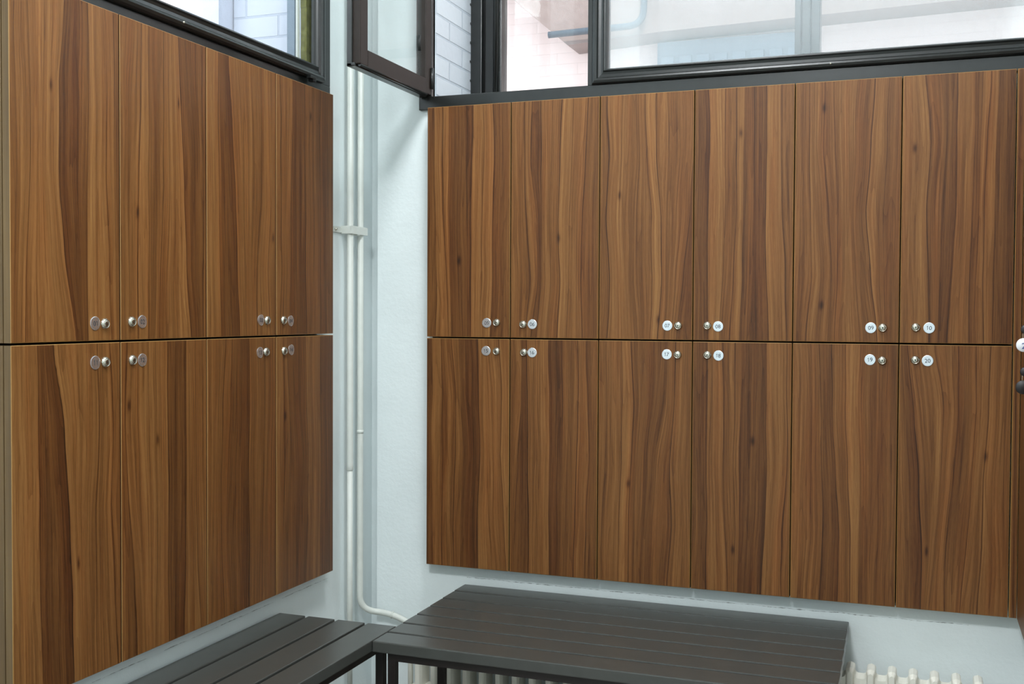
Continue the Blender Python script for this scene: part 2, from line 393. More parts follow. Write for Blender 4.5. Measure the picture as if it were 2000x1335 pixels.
# the casement, swung open into the room about the left jamb
sx0, sx1 = -.036, .0
mb = MB()
SY0, SY1, SZ0 = -.470, .034, .815
pf = .049
mb.box(sx0, sx1, SY0, SY0 + pf, SZ0, WT - .04, bev=.003)
mb.box(sx0, sx1, SY1 - .045, SY1, SZ0, WT - .04, bev=.003)
mb.box(sx0, sx1, SY0 + pf, SY1 - .045, SZ0, SZ0 + pf)
mb.box(sx0, sx1, SY0 + pf, SY1 - .045, WT - .04 - pf, WT - .04)
mb.box(sx0 - .006, sx1 - .014, SY0 - .006, SY1 - .006, SZ0 - .007, SZ0 + .004, 1, bev=.003)    # rebate lip along the bottom
mb.box(sx0 - .006, sx0 + .012, SY0 - .006, SY0 + .006, SZ0 - .007, WT - .05, 1, bev=.003)
mb.tube([(sx1 - .006, SY0 + .006, SZ0 - .001), (sx1 - .006, SY1 - .03, SZ0 - .001)], .006, 10, 1)
os_ = mb.build('open_sash', [M_sashbrown, M_frame], W1); tag(os_, 'casement swung open into the room')
mb = MB(); mb.box(-.020, -.016, SY0 + pf - .006, SY1 - .04, SZ0 + pf - .006, WT - .04 - pf + .006); mb.build('sash_glass', M_glass, os_)
mb = MB()
for z in (.835, 1.33): mb.tube([(.0035, .030, z), (.0035, .030, z + .07)], .006, 12)
mb.build('hinge', M_frame, os_)
mb = MB(); mb.tube([(-.012, -.035, .95), (-.012, -.040, .975), (-.012, -.035, 1.0)], .005, 8); mb.build('sash_stay', M_black, os_)

# window_2: outer window in the same opening
W2 = struct(empty('window_2'), 'dark outer window frame in the depth of the wall')
mb = MB(); ya, yb = .385, .445
mb.box(.0, XRW - .02, ya, yb, .80, .845); mb.box(.0, XRW - .02, ya, yb, WT - .04, WT + .0)
mb.box(.0, .045, ya - .012, yb, .845, WT - .04, bev=.003); mb.box(.045, .052, ya + .02, yb, .845, WT - .04)
mb.box(.052, .118, ya, yb, .845, WT - .04, bev=.004); mb.tube([(.097, ya - .004, .845), (.097, ya - .004, WT - .04)], .010, 12)
# ragged paint edge where the frame meets the bricks
random.seed(4)
for k in range(9): mb.box(.002, .0042, ya - .018 - random.random() * .006, ya - .010, .862 + k * .069 - .004, .862 + k * .069 + .004)
mb.build('window_frame', M_frame, W2)
mb = MB(); mb.box(1.155, 1.175, ya, yb, .845, WT - .04, bev=.002); mb.box(1.178, 1.206, ya - .006, yb, .845, WT - .04, bev=.003); mb.box(1.208, 1.236, ya, yb, .845, WT - .04, bev=.002)
mb.box(2.03, XRW - .02, ya, yb, .845, WT - .04, bev=.002)
mb.build('window_mullion', M_frame, W2)
for gx in ((.118, 1.155), (1.236, 2.03)): MB().box(gx[0], gx[1], .414, .418, .845, WT - .04).build('window_glass', M_glass, W2)

# window_3: window of the left wall (local X = world Y, local -Y = world +X)
W3 = struct(empty('window_3', (WL_, 0, 0), PI / 2), 'dark grey framed window above the left lockers')
mb = MB()
mb.box(LH[0], -.187, -.006, .07, .770, .818, bev=.002); mb.box(-.240, -.187, -.006, .07, .818, WT, bev=.002)
mb.box(LH[0], -.183, -.010, .07, WT - .04, WT + .01, bev=.002); mb.box(LH[0] - .02, LH[0] + .04, -.010, .07, .77, WT, bev=.002)
mb.build('window_frame', M_frame, W3)
SASH3 = SASH[:-1] + [(.050, -.004)]
mb = MB(); mb.rim(SASH3, LH[0] + .03, -.246, .8185, WT - .035)
bmesh.ops.translate(mb.bm, verts=mb.bm.verts, vec=(0, -.008, 0))
sill_screw(mb, -.975, -.025, .8305)
mb.box(-.355, -.322, -.034, -.018, .812, .822, 0, bev=.002); mb.box(-.335, -.315, -.030, -.012, .806, .814, 0, bev=.002)
mb.build('window_sash', [M_frame, M_metal], W3)
mb = MB(); mb.box(LH[0] + .07, -.274, .008, .012, .856, WT - .07); mb.build('window_glass', M_glass, W3)
mb = MB()
z = .868
while z < WT - .09:
    zz = min(z + .03, WT - .085); mb.box(-.302 - random.random() * .003, -.274, .013, .034, z, zz); z = zz
mb.build('sealing_foam', M_foam, W3)
mb = MB(); mb.box(-.320, -.3055, .036, .042, .86, WT - .08); mb.build('glazing_putty', M_putty, W3)
mb = MB(); mb.box(-.326, -.316, .044, .070, .86, WT - .08); mb.build('outer_bead', M_bluegrey, W3)

# ------------------------------------------------------------------ pipes in the corner
def arc(c, r, a0, a1, n, ux, uy):
    return [Vector(c) + Vector(ux) * (r * math.cos(a0 + (a1 - a0) * i / n)) + Vector(uy) * (r * math.sin(a0 + (a1 - a0) * i / n)) for i in range(n + 1)]
px_, py_ = -.240, -.091
mb = MB()
mb.tube([(px_, py_, FLOOR), (px_, py_, -.451)], .0095); mb.tube([(px_, py_, -.451), (px_, py_, -.447), (px_, py_, -.43), (px_, py_, CEIL)], .0107, radii=[.0095, .0125, .0107, .0107])
tag(mb.build('straight_pipe', M_pipe), 'white painted straight vertical pipe, left one of the pair in the corner', 'pipe')
p2y = -.019
pts = [Vector((-.240, p2y, CEIL)), Vector((-.240, p2y, -.30)), Vector((-.240, p2y, -.60)), Vector((-.240, p2y, -.80))]
e0 = Vector((-.240, p2y, -.892)); e1 = Vector((-.240, p2y, -.940)); e2 = Vector((-.198, .012, -.951))
def bez(a, b, c_, n): return [a * (1 - t) ** 2 + b * 2 * t * (1 - t) + c_ * t * t for t in [i / n for i in range(n + 1)]]
pts += bez(e0, e1, e2, 10)
pts += bez(Vector((-.186, .017, -.9525)), Vector((-.14, .024, -.956)), Vector((-.10, .022, -.970)), 6)
pts += bez(Vector((-.092, .022, -.973)), Vector((-.05, .02, -.990)), Vector((-.035, .02, -1.03)), 6)
pts += [Vector((-.035, .02, FLOOR))]
mb = MB(); mb.tube(pts, .0107)
mb.tube([(-.240, p2y, -.331), (-.240, p2y, -.326), (-.240, p2y, -.320)], .0118)
mb.tube([(-.140, .0218, -.9585), (-.134, .0220, -.9602)], .0125)
tag(mb.build('bent_pipe', M_pipe), 'white painted pipe that bends to the right behind the dark bench', 'pipe')
mb = MB()
mb.box(-.268, -.228, -.108, -.098, .345, .372, bev=.002); mb.box(-.228, -.2255, -.110, .006, .345, .372, bev=.001); mb.box(-.246, -.226, -.064, -.046, .342, .362, bev=.003)
mb.box(-.268, -.226, -.003, .006, .348, .372, bev=.001)
mb.lathe([(0, .012), (.004, .011), (.006, .004), (.006, 0)], 10, 1, Matrix.Translation((-.268, -.150, .358)) @ Matrix.Rotation(PI / 2, 4, 'Y'))
mb.box(-.268, -.262, -.160, -.10, .348, .368, bev=.001)
tag(mb.build('pipe_clamp', [M_pipe, M_metal]), 'white painted clamp holding the two corner pipes', 'pipe clamp')

# ------------------------------------------------------------------ lockers
def D(*rows): return rows
# each row: grain line positions (percent of the width at five heights, top to bottom), shade left, shade right, line strength
SPEC = {
 1: (5, 4, [((16, 17, 16, 14, 12), 5, 5, 4), ((24, 24, 24, 24, 26), 7, 7, 0), ((49, 42, 41, 45, 56), 6, 2, 4), ((60, 58, 60, 62, 64), 2, 3, 2), ((68, 69, 69, 69, 69), 2, 7, 2), ((85, 86, 87, 91, 94), 6, 5, 3), ((94, 95, 96, 97, 99), 6, 5, 3)], [(35, 27)]),
 2: (5, 4, [((24, 23, 19, 17, 16), 5, 7, 5), ((31, 31, 31, 29, 28), 7, 4, 2), ((49, 49, 48, 45, 43), 5, 5, 4), ((66, 68, 72, 76, 84), 7, 2, 4), ((96, 96, 96, 96, 97), 3, 5, 3)], [(18, 60), (66, 22)]),
 3: (7, 4, [((17, 17, 17, 17, 18), 6, 3, 2), ((28, 36, 41, 44, 46), 1, 6, 5), ((45, 50, 52, 54, 56), 6, 6, 2), ((78, 78, 76, 70, 70), 5, 5, 4), ((88, 90, 92, 86, 90), 8, 6, 3)], [(96, 63)]),
 4: (6, 3, [((4, 6, 8, 10, 8), 6, 5, 4), ((25, 25, 24, 24, 24), 6, 2, 3), ((50, 48, 48, 47, 50), 2, 4, 3), ((76, 75, 75, 74, 75), 4, 3, 2)], [(58, 12)]),
 5: (4, 4, [((9, 9, 9, 9, 10), 3, 6, 2), ((19, 19, 21, 23, 25), 6, 6, 6), ((27, 27, 27, 27, 28), 7, 3, 0), ((44, 48, 50, 51, 52), 3, 2, 3), ((53, 53, 53, 53, 53.5), 1, 7, 2), ((66, 67, 67, 67, 65), 7, 6, 2), ((78, 81, 80, 80, 77), 7, 3, 4)], [(39, 67)]),
 6: (6, 4, [((14, 15, 15, 18, 16), 5, 6, 5), ((22, 22, 29, 31, 22), 5, 3, 4), ((33, 35, 35, 34, 28), 2, 6, 3), ((59, 58, 55, 57, 54), 5, 8, 6), ((70, 69, 67, 67, 65), 7, 6, 3), ((86, 84, 82, 80, 82), 6, 4, 4)], [(55, 58)]),
 7: (5, 4, [((6, 9, 6, 10, 8), 4, 6, 5), ((24, 24, 22, 24, 26), 7, 6, 1), ((40, 42, 39, 39, 42), 5, 5, 3), ((50, 52, 58, 59, 56), 5, 7, 4), ((62, 62, 68, 68, 64), 8, 6, 5), ((73, 73, 73, 72, 71), 7, 4, 1), ((100, 100, 99, 92, 85), 5, 3, 3)], [(21, 41), (64, 92)]),
 8: (4, 5, [((14, 15, 15, 15, 15), 1, 7, 1), ((30, 31, 32, 30, 27), 7, 5, 3), ((40, 42, 43, 41, 38), 5, 6, 5), ((49, 49, 50, 50, 48), 6, 3, 1), ((60, 61, 62, 62, 60), 2, 2, 2), ((72, 73, 73, 75, 77), 2, 7, 4), ((90, 89, 90, 94, 96), 6, 4, 4)], [(47, 18)]),
 9: (5, 5, [((13, 14, 15, 17, 12), 4, 6, 4), ((28, 27, 33, 36, 34), 5, 5, 3), ((37, 38, 41, 41, 40), 5, 5, 3), ((47, 47, 48, 48, 46), 6, 6, 1), ((60, 59, 57, 59, 62), 6, 4, 1), ((77, 74, 70, 73, 80), 4, 7, 6), ((90, 88, 86, 86, 88), 5, 4, 2)], [(27, 10), (27, 86)]),
 10: (6, 2, [((20, 26, 24, 25, 27), 7, 4, 5), ((38, 40, 38, 36, 36), 4, 3, 2), ((48, 48, 48, 47, 45), 2, 6, 3), ((64, 64, 63, 63, 64), 6, 3, 3), ((70, 69, 69, 69, 70), 4, 6, 1), ((78, 75, 73, 75, 77), 6, 6, 6), ((84, 83, 83, 84, 84), 7, 3, 0)], [(11, 27)]),
 11: (6, 5, [((22, 22, 23, 24, 26), 6, 2, 2), ((36, 47, 50, 52, 52), 1, 6, 5), ((66, 66, 65, 65, 66), 6, 5, 1), ((77, 78, 75, 77, 76), 5, 5, 4), ((90, 92, 91, 96, 98), 6, 5, 4)], [(58, 65)]),
 12: (5, 5, [((6, 5, 8, 14, 16), 3, 5, 3), ((36, 38, 40, 40, 38), 6, 6, 1), ((50, 50, 52, 52, 52), 6, 3, 4), ((74, 74, 74, 74, 72), 1, 6, 2), ((86, 88, 88, 90, 95), 5, 5, 4)], [(8, 20), (40, 32)]),
 13: (5, 4, [((25, 20, 18, 20, 24), 5, 4, 3), ((33, 32, 28, 28, 30), 5, 4, 2), ((57, 57, 57, 58, 58), 1, 5, 3), ((80, 82, 82, 80, 78), 5, 5, 4)], []),
 14: (7, 2, [((12, 15, 14, 12, 11), 6, 5, 5), ((30, 33, 38, 35, 33), 3, 3, 2), ((48, 52, 55, 55, 52), 3, 6, 2), ((78, 78, 78, 78, 78), 6, 2, 1)], [(14, 31)]),
 15: (1, 5, [((7, 7, 6, 7, 8), 2, 6, 0), ((18, 19, 20, 18, 18), 6, 4, 3), ((30, 35, 33, 31, 33), 5, 5, 5), ((40, 41, 44, 42, 42), 5, 2, 0), ((63, 63, 65, 64, 65), 1, 7, 4), ((76, 80, 82, 84, 88), 6, 6, 3), ((90, 92, 90, 95, 98), 6, 6, 5)], []),
 16: (5, 5, [((15, 13, 9, 6, 4), 5, 3, 2), ((18, 18, 20, 22, 22), 2, 6, 4), ((30, 28, 30, 31, 30), 6, 6, 3), ((46, 46, 46, 46, 47), 7, 1, 1), ((60, 62, 62, 60, 58), 2, 4, 1), ((77, 79, 80, 77, 74), 4, 6, 5), ((86, 89, 93, 90, 88), 5, 3, 3)], []),
 17: (4, 4, [((8, 8, 8, 5, 4), 5, 6, 2), ((24, 25, 24, 22, 20), 5, 7, 3), ((34, 37, 36, 33, 32), 7, 4, 5), ((56, 56, 52, 48, 46), 4, 3, 1), ((74, 74, 65, 60, 58), 2, 5, 2), ((82, 82, 79, 82, 76), 4, 6, 5)], [(33, 59)]),
 18: (4, 5, [((14, 15, 15, 15, 15), 1, 6, 1), ((30, 32, 33, 35, 38), 6, 4, 2), ((43, 44, 44, 46, 45), 5, 5, 5), ((50, 50, 50, 50, 49), 5, 2, 0), ((66, 66, 66, 65, 64), 2, 3, 1), ((75, 75, 75, 75, 72), 1, 7, 2), ((97, 97, 97, 90, 90), 6, 5, 4)], [(62, 39), (43, 83)]),
 19: (6, 3, [((17, 18, 17, 18, 16), 5, 5, 2), ((25, 27, 28, 30, 30), 5, 4, 4), ((38, 38, 42, 47, 46), 3, 5, 4), ((52, 52, 54, 58, 57), 5, 7, 5), ((66, 65, 66, 66, 65), 7, 4, 1), ((82, 82, 82, 82, 80), 5, 4, 1)], []),
 20: (5, 4, [((8, 14, 19, 21, 22), 2, 5, 6), ((35, 41, 39, 35, 30), 6, 6, 3), ((54, 54, 50, 45, 45), 5, 4, 4), ((70, 70, 67, 65, 60), 5, 6, 3), ((82, 82, 79, 79, 73), 6, 6, 6)], [(79, 41), (27, 78)]),
}
def spec_random(seed):
    r = random.Random(seed); xs = sorted(r.uniform(8, 94) for _ in range(5)); out = []
    for i in range(1, 5): xs[i] = max(xs[i], xs[i - 1] + 8)
    for x in xs:
        if x < 97: out.append((tuple(x + r.uniform(-3, 3) for _ in range(5)), r.randint(3, 7), r.randint(2, 7), r.randint(0, 5)))
    return (5, 4, out, [])
def sh(v): return .24 + .057 * v
def wood_for(spec, seed, W, H, name):
    st, en, rows, knots = spec
    stops = [(0.0, sh(st))]
    last = 0
    for xs, L, Rr, k in rows:
        ub = sum(xs) / 5 / 100
        ub = max(ub, last + .03); last = ub
        if ub > .985: ub = .985
        stops += [(ub - .009, sh(L)), (ub, max(0.0, min(sh(L), sh(Rr)) - k * .075)), (ub + .006, sh(Rr))]
    stops.append((1.0, sh(en)))
    stops.sort(key=lambda s: s[0])
    kk = []
    for x, t in knots: kk.append((warp_u(spec, x / 100, t / 100), t / 100, .0055))
    return walnut(name, stops, seed, W, H, kk)
def lerp5(xs, t):
    t = max(0, min(.9999, t)) * 4; i = int(t); f = t - i; f = f * f * (3 - 2 * f) * .5 + f * .5
    return xs[i] * (1 - f) + xs[i + 1] * f
def warp_u(spec, x, t):
    a = [(0.0, 0.0)]; last = 0
    for xs, L, Rr, k in spec[2]:
        ub = min(max(sum(xs) / 500, last + .03), .985); last = ub
        a.append((max(lerp5(xs, t) / 100, a[-1][0] + .008), ub))
    a.append((max(1.0, a[-1][0] + .01), 1.0))
    for (x0, u0), (x1, u1) in zip(a[:-1], a[1:]):
        if x <= x1: return u0 + (u1 - u0) * (x - x0) / (x1 - x0)
    return 1.0
def wood_panel(mb, W, H, x0, z0, th, spec, nx=40, nz=36, gapb=.0012):
    """door leaf: figured front as a grid with a chamfer and light edge banding; front at y=0"""
    uvl = mb.bm.loops.layers.uv.new('grain')
    g = {}
    for i in range(nx + 1):
        for j in range(nz + 1):
            x = gapb + (W - 2 * gapb) * i / nx; z = gapb + (H - 2 * gapb) * j / nz
            g[i, j] = mb.bm.verts.new((x0 + x, 0, z0 + z))
    cache = {}
    for i in range(nx + 1):
        for j in range(nz + 1):
            t = 1 - j / nz; cache[i, j] = (warp_u(spec, i / nx, t), t)
    for i in range(nx):
        for j in range(nz):
            f = mb.bm.faces.new([g[i, j], g[i + 1, j], g[i + 1, j + 1], g[i, j + 1]]); f.material_index = 0
            for lp, k in zip(f.loops, ((i, j), (i + 1, j), (i + 1, j + 1), (i, j + 1))): lp[uvl].uv = cache[k]
    ring = [g[i, 0] for i in range(nx + 1)] + [g[nx, j] for j in range(1, nz + 1)] + [g[i, nz] for i in range(nx - 1, -1, -1)] + [g[0, j] for j in range(nz - 1, 0, -1)]
    def out(v, e, y):
        x = v.co.x - x0; z = v.co.z - z0
        nx_ = x0 + (0 if x < gapb * 1.01 else W if x > W - gapb * 1.01 else x); nz_ = z0 + (0 if z < gapb * 1.01 else H if z > H - gapb * 1.01 else z)
        return mb.bm.verts.new((nx_, y, nz_))
    r1 = [out(v, 0, gapb) for v in ring]; r2 = [mb.bm.verts.new((v.co.x, th, v.co.z)) for v in r1]
    n = len(ring)
    for a, b_ in ((ring, r1), (r1, r2)):
        for k in range(n):
            f = mb.bm.faces.new([a[k], b_[k], b_[(k + 1) % n], a[(k + 1) % n]]); f.material_index = 1 if a is ring else 2
    f = mb.bm.faces.new(r2[::-1]); f.material_index = 2
_digits = {}
def digit_bm(txt, size):
    cu = bpy.data.curves.new('digits', 'FONT'); cu.body = txt; cu.size = size; cu.align_x = 'CENTER'; cu.align_y = 'CENTER'; cu.extrude = .0001; cu.resolution_u = 6; cu.offset = .0
    o = bpy.data.objects.new('digits', cu); COL.objects.link(o)
    dg = bpy.context.evaluated_depsgraph_get(); me = bpy.data.meshes.new_from_object(o.evaluated_get(dg))
    b2 = bmesh.new(); b2.from_mesh(me); bpy.data.meshes.remove(me); bpy.data.objects.remove(o); bpy.data.curves.remove(cu)
    return b2
def number_bm(txt, size):
    b2 = bmesh.new(); adv = size * .50; x = 0
    for ch in txt:
        if ch == '1':      # a one with its flag
            h = size * .345; s_ = size * .036; c = bmesh.new()
            for poly in ([(-s_, -h), (s_, -h), (s_, h), (-s_, h)], [(-s_, h), (-s_ * 1.2, h * .98), (-s_ * 4.6, h * .52), (-s_ * 4.6, h * .36), (-s_, h * .66)]):
                vs = [c.verts.new((px + s_, py, .0001)) for px, py in poly]; c.faces.new(vs)
            bmesh.ops.recalc_face_normals(c, faces=c.faces)
        else: c = centred(digit_bm(ch, size))
        bmesh.ops.translate(c, verts=c.verts, vec=(x, 0, 0)); x += adv
        me = bpy.data.meshes.new('t'); c.to_mesh(me); c.free(); b2.from_mesh(me); bpy.data.meshes.remove(me)
    return centred(b2)
def centred(b2):
    # centre on its own box
    xs = [v.co.x for v in b2.verts]; ys = [v.co.y for v in b2.verts]
    bmesh.ops.translate(b2, verts=b2.verts, vec=(-(min(xs) + max(xs)) / 2, -(min(ys) + max(ys)) / 2, 0))
    return b2
def number_plate(parent, x, z, txt, tilt=0):
    mb = MB()
    mb.lathe([(0, .0018), (.0148, .0018), (.0158, .0014), (.0160, 0)], 32, 0, smooth=False)
    b2 = number_bm(txt, .0165)
    for f in b2.faces: f.material_index = 1
    mb.merge(b2, Matrix.Translation((0, 0, .0020)) @ Matrix.Rotation(tilt, 4, 'Z'))
    return mb.build('number_plate', [M_plate, M_ink], parent, mat=Matrix.Translation((x, 0, z)) @ TOY)
def lock(parent, x, z, rot=0):
    mb = MB()
    mb.lathe([(.0128, 0), (.0130, .0016), (.0122, .0030), (.0105, .0062), (.0096, .0070), (.0090, .0068), (.0086, .0060), (.0082, .0060), (.0078, .0068), (.0035, .0070), (0, .0070)], 28, 0)
    b2 = bmesh.new(); bmesh.ops.create_cube(b2, size=1); bmesh.ops.scale(b2, vec=(.0014, .0066, .0012), verts=b2.verts)
    for f in b2.faces: f.material_index = 1
    mb.merge(b2, Matrix.Rotation(rot, 4, 'Z') @ Matrix.Translation((0, 0, .0070)))
    mb.lathe([(0, .0076), (.0017, .0076), (.0017, .0066)], 12, 1)
    return mb.build('lock', [M_metal, M_black], parent, mat=Matrix.Translation((x, 0, z)) @ TOY)
M_bodywood = None
def make_locker(num, origin, rz, W, z0, z1, label, group, lockpos=None, platepos=None, inset_right=0, side_wood=False, depth=.28, spec=None, seed=0):
    """origin = bottom left of the door front; local X runs to the viewer's right, local -Y towards the viewer"""
    t = empty('locker', origin, rz, label, 'locker', group)
    H = z1 - z0; g = .0017
    sp = spec or SPEC[num]
    mat = wood_for(sp, seed or num, W, H, 'walnut_laminate')
    # carcass
    mb = MB(); bw = .016; y0, y1 = .0212, depth; xr = W - inset_right
    x0_ = .0012 if side_wood else .0005
    uvl = mb.bm.loops.layers.uv.new('grain')
    zb0, zb1 = (.0, H) if z0 < -.1 else (.0, H)
    mb.box(x0_, x0_ + bw, y0, y1, zb0, zb1, 1 if side_wood else 0); mb.box(xr - bw - .0005, xr - .0005, y0, y1, zb0, zb1)
    mb.box(x0_ + bw, xr - bw, y0, y1, zb0, zb0 + bw); mb.box(x0_ + bw, xr - bw, y0, y1, zb1 - bw, zb1); mb.box(x0_ + bw, xr - bw, y1 - .006, y1, zb0 + bw, zb1 - bw)
    mb.build('body', [M_body, M_side], t)
    mb = MB(); wood_panel(mb, W - 2 * g, H, g, 0, .019, sp)
    d = mb.build('door', [mat, M_edge, M_side if side_wood else M_body], t)
    if lockpos: lock(d, lockpos[0], lockpos[1], .25 * math.sin(num * 2.3))
    if platepos: number_plate(d, platepos[0], platepos[1], '%02d' % num, .06 * math.sin(num * 1.7))
    return t
M_body = paint('dark_brown_carcass_edge', (70, 44, 26), .6, 8)
M_side, ns, ls, b = newmat('olive_brown_side_panel', lin((98, 76, 46)), .5)
P = mapping_(ns, ls, nd(ns, 'ShaderNodeTexCoord').outputs['Object'], (90, 90, 3))
ls.new(ramp_(ns, ls, noise_(ns, ls, P, 1, 3), [(.25, lin((84, 64, 38))), (.75, lin((112, 88, 54)))]), b.inputs['Base Color'])

HT, HB, GAP = .7677, .7664, .0025
RP = {5: (0.218, 0.050, 0.253, 0.051), 6: (0.377, 0.047, 0.345, 0.046), 7: (0.821, 0.046, 0.855, 0.046), 8: (0.978, 0.045, 0.945, 0.047), 9: (1.422, 0.045, 1.455, 0.045), 10: (1.581, 0.046, 1.545, 0.047), 15: (0.216, -0.042, 0.253, -0.043), 16: (0.377, -0.045, 0.348, -0.045), 17: (0.820, -0.043, 0.854, -0.044), 18: (0.980, -0.044, 0.946, -0.043), 19: (1.421, -0.048, 1.455, -0.050), 20: (1.578, -0.048, 1.545, -0.047)}
LP = {1: (-1.335, 0.054, -1.303, 0.053), 2: (-1.172, 0.057, -1.210, 0.057), 3: (-0.658, 0.059, -0.626, 0.058), 4: (-0.499, 0.056, -0.539, 0.058), 11: (-1.335, -0.036, -1.302, -0.036), 12: (-1.172, -0.036, -1.208, -0.035), 13: (-0.663, -0.034, -0.632, -0.033), 14: (-0.496, -0.031, -0.536, -0.033)}
WHERE = {1: 'upper row, leftmost', 2: 'upper row of the left wall', 3: 'upper row of the left wall', 4: 'upper row, nearest the corner pipes',
         5: 'upper row, nearest the white corner', 6: 'upper row of the window wall', 7: 'upper row of the window wall', 8: 'upper row of the window wall', 9: 'upper row of the window wall', 10: 'upper row of the window wall'}
for i in range(6):
    for row in (0, 1):
        n = 5 + i + 10 * row; z0, z1 = (GAP, HT) if row == 0 else (-HB, -GAP)
        px, pz, lx, lz = RP[n]
        wh = WHERE[5 + i] if row == 0 else WHERE[5 + i].replace('upper', 'lower')
        make_locker(n, (i * .3, 0, z0), 0, .3, z0, z1, 'walnut locker with silver plate %02d and round lock, %s' % (n, wh), 'walnut lockers on the window wall', (lx - i * .3, lz - z0), (px - i * .3, pz - z0))
for i in range(4):          # i = 0 nearest the camera -> 01
    for row in (0, 1):
        n = 1 + i + 10 * row; z0, z1 = (GAP + Lm, HT + Lm) if row == 0 else (-HB + Lm, -GAP + Lm)
        py, pz, ly, lz = LP[n]; oy = LY0 + i * LW
        wh = WHERE[1 + i] if row == 0 else WHERE[1 + i].replace('upper', 'lower')
        make_locker(n, (XL, oy, z0), PI / 2, LW, z0, z1, 'walnut locker with dull plate %02d and round lock, %s' % (n, wh), 'walnut lockers on the left wall',
                    (ly - oy, lz - z0), (py - oy, pz - z0), inset_right=.021 if i == 3 else 0, side_wood=(i == 0))
# lockers of the side wall, seen edge on at the right
sk = []
for i in range(2):
    for row in (0, 1):
        z0, z1 = (GAP, HT) if row == 0 else (-HB, -GAP)
        lb = ['walnut locker edge at the right border above the key with the white tag, upper row', 'walnut locker edge at the right border with the black key tag, lower row'][row] if i == 0 else ['walnut locker on the side wall nearer the camera, upper row', 'walnut locker on the side wall nearer the camera, lower row'][row]
        make_locker(21 + i + 10 * row, (XR, -.003 - i * .56, z0), -PI / 2, .558, z0, z1, lb, 'walnut lockers on the side wall',
                    (.509 if i == 0 else .08, (.050 if row == 0 else -.050) - z0), None, depth=.27, spec=spec_random(50 + i + row * 2), seed=50 + i + row * 2)
# filler strip between locker 10/20 and the side bank
mb = MB(); spf = spec_random(77); wood_panel(mb, XR - 1.8015 - .001, HT + HB, 1.8015, -HB, .019, spf, 6, 30)
tag(mb.build('filler_strip', [wood_for(spf, 77, .02, 1.53, 'walnut_laminate'), M_edge, M_body]), 'narrow full-height walnut filler strip to the right of lockers 10 and 20', 'filler strip')

# keys hanging in the side wall locks
def key_set(name, y, z, label, black):
    t = empty(name, (XR - .0078, y, z), 0, label, 'key')
    mb = MB(); mb.box(-.014, .0, -.0006, .0006, -.003, .003)                      # blade into the lock
    mb.build('key_blade', M_metal, t)
    mb = MB(); mb.lathe([(0, -.0016), (.010, -.0016), (.0112, 0), (.010, .0016), (0, .0016)], 24, 0, Matrix.Translation((-.024, 0, 0)) @ Matrix.Rotation(PI / 2, 4, 'X'))
    mb.build('key_head', M_blackplastic, t)
    mb = MB(); mb.tube([Vector((-.026, .001, -.016)) + Vector((0.004 * math.cos(a), .001 * math.sin(a), .010 * math.sin(a))) for a in [2 * PI * i / 20 for i in range(21)]], .0008, 8)
    mb.build('key_ring', M_metal, t)
    mb = MB(); mb.lathe([(0, -.0014), (.0155, -.0014), (.0165, 0), (.0155, .0014), (0, .0014)], 28, 0)
    if not black:
        b2 = number_bm('2', .02)
        for f in b2.faces: f.material_index = 1
        mb.merge(b2, Matrix.Translation((.0, -.002, .0018)))
    mb.build('key_tag', [M_blackplastic if black else M_tagwhite, M_blueink], t, mat=Matrix.Translation((-.028, 0, -.037)) @ TOY)
    return t
key_set('key', -.512, .050, 'key with a round white tag written in blue, hanging at the right edge', False)
key_set('key', -.512, -.050, 'key with a round black tag, hanging at the right edge below the white one', True)

# ------------------------------------------------------------------ benches
BZ = -.83; ST = .031
def slat(x0, x1, y0, y1): return MB().box(x0, x1, y0, y1, BZ - ST, BZ, bev=.0032)
B1 = empty('bench', (.75, -.3, FLOOR), 0, 'wide dark grey seven-slat bench under the window wall lockers', 'bench')
def put(mb, name, mat, parent): 
    o = mb.build(name, mat, parent, mat=Matrix.Translation(-parent.location)); return o
p = .0996; y = -.656
for k in range(7):
    put(slat(.1405 - .0018 * k, 1.381 - .0018 * k, y + k * p, y + k * p + p - .0095), 'slat', M_bench, B1)
fx0, fx1, fy0, fy1 = .180, 1.335, -.640, .02; tb = .024; FZ = BZ - ST
mb = MB(); mb.box(fx0, fx1, fy0, fy0 + tb, FZ - tb, FZ - .001); mb.box(fx0, fx1, fy1 - tb, fy1, FZ - tb, FZ - .001); mb.box(fx0, fx0 + tb, fy0 + tb, fy1 - tb, FZ - tb, FZ - .001); mb.box(fx1 - tb, fx1, fy0 + tb, fy1 - tb, FZ - tb, FZ - .001)
put(mb, 'underframe', M_steel, B1)
for lx in (fx0, fx1 - tb):
    for ly in (fy0, fy1 - tb - .30): put(MB().box(lx, lx + tb, ly, ly + .020, FLOOR, FZ - tb, bev=.001), 'leg', M_steel, B1)
B2 = empty('bench', (-.06, -1.3, FLOOR), 0, 'dark grey four-slat bench running along the left wall', 'bench')
for k in range(4):
    x = -.256 + k * .1005; put(slat(x, x + (.0900 if k < 3 else .0925), -2.15, -.500), 'slat', M_bench, B2)
gx0, gx1, gy0, gy1 = -.235, .124, -2.1, -.535
mb = MB(); mb.box(gx0, gx1, gy0, gy0 + tb, FZ - tb, FZ - .001); mb.box(gx0, gx1, gy1 - tb, gy1, FZ - tb, FZ - .001); mb.box(gx0, gx0 + tb, gy0 + tb, gy1 - tb, FZ - tb, FZ - .001); mb.box(gx1 - tb, gx1, gy0 + tb, gy1 - tb, FZ - tb, FZ - .001)
put(mb, 'underframe', M_steel, B2)
for lx in (gx0, gx1 - tb):
    for ly in (gy0, gy1 - tb): put(MB().box(lx, lx + tb, ly, ly + tb, FLOOR, FZ - tb, bev=.001), 'leg', M_steel, B2)

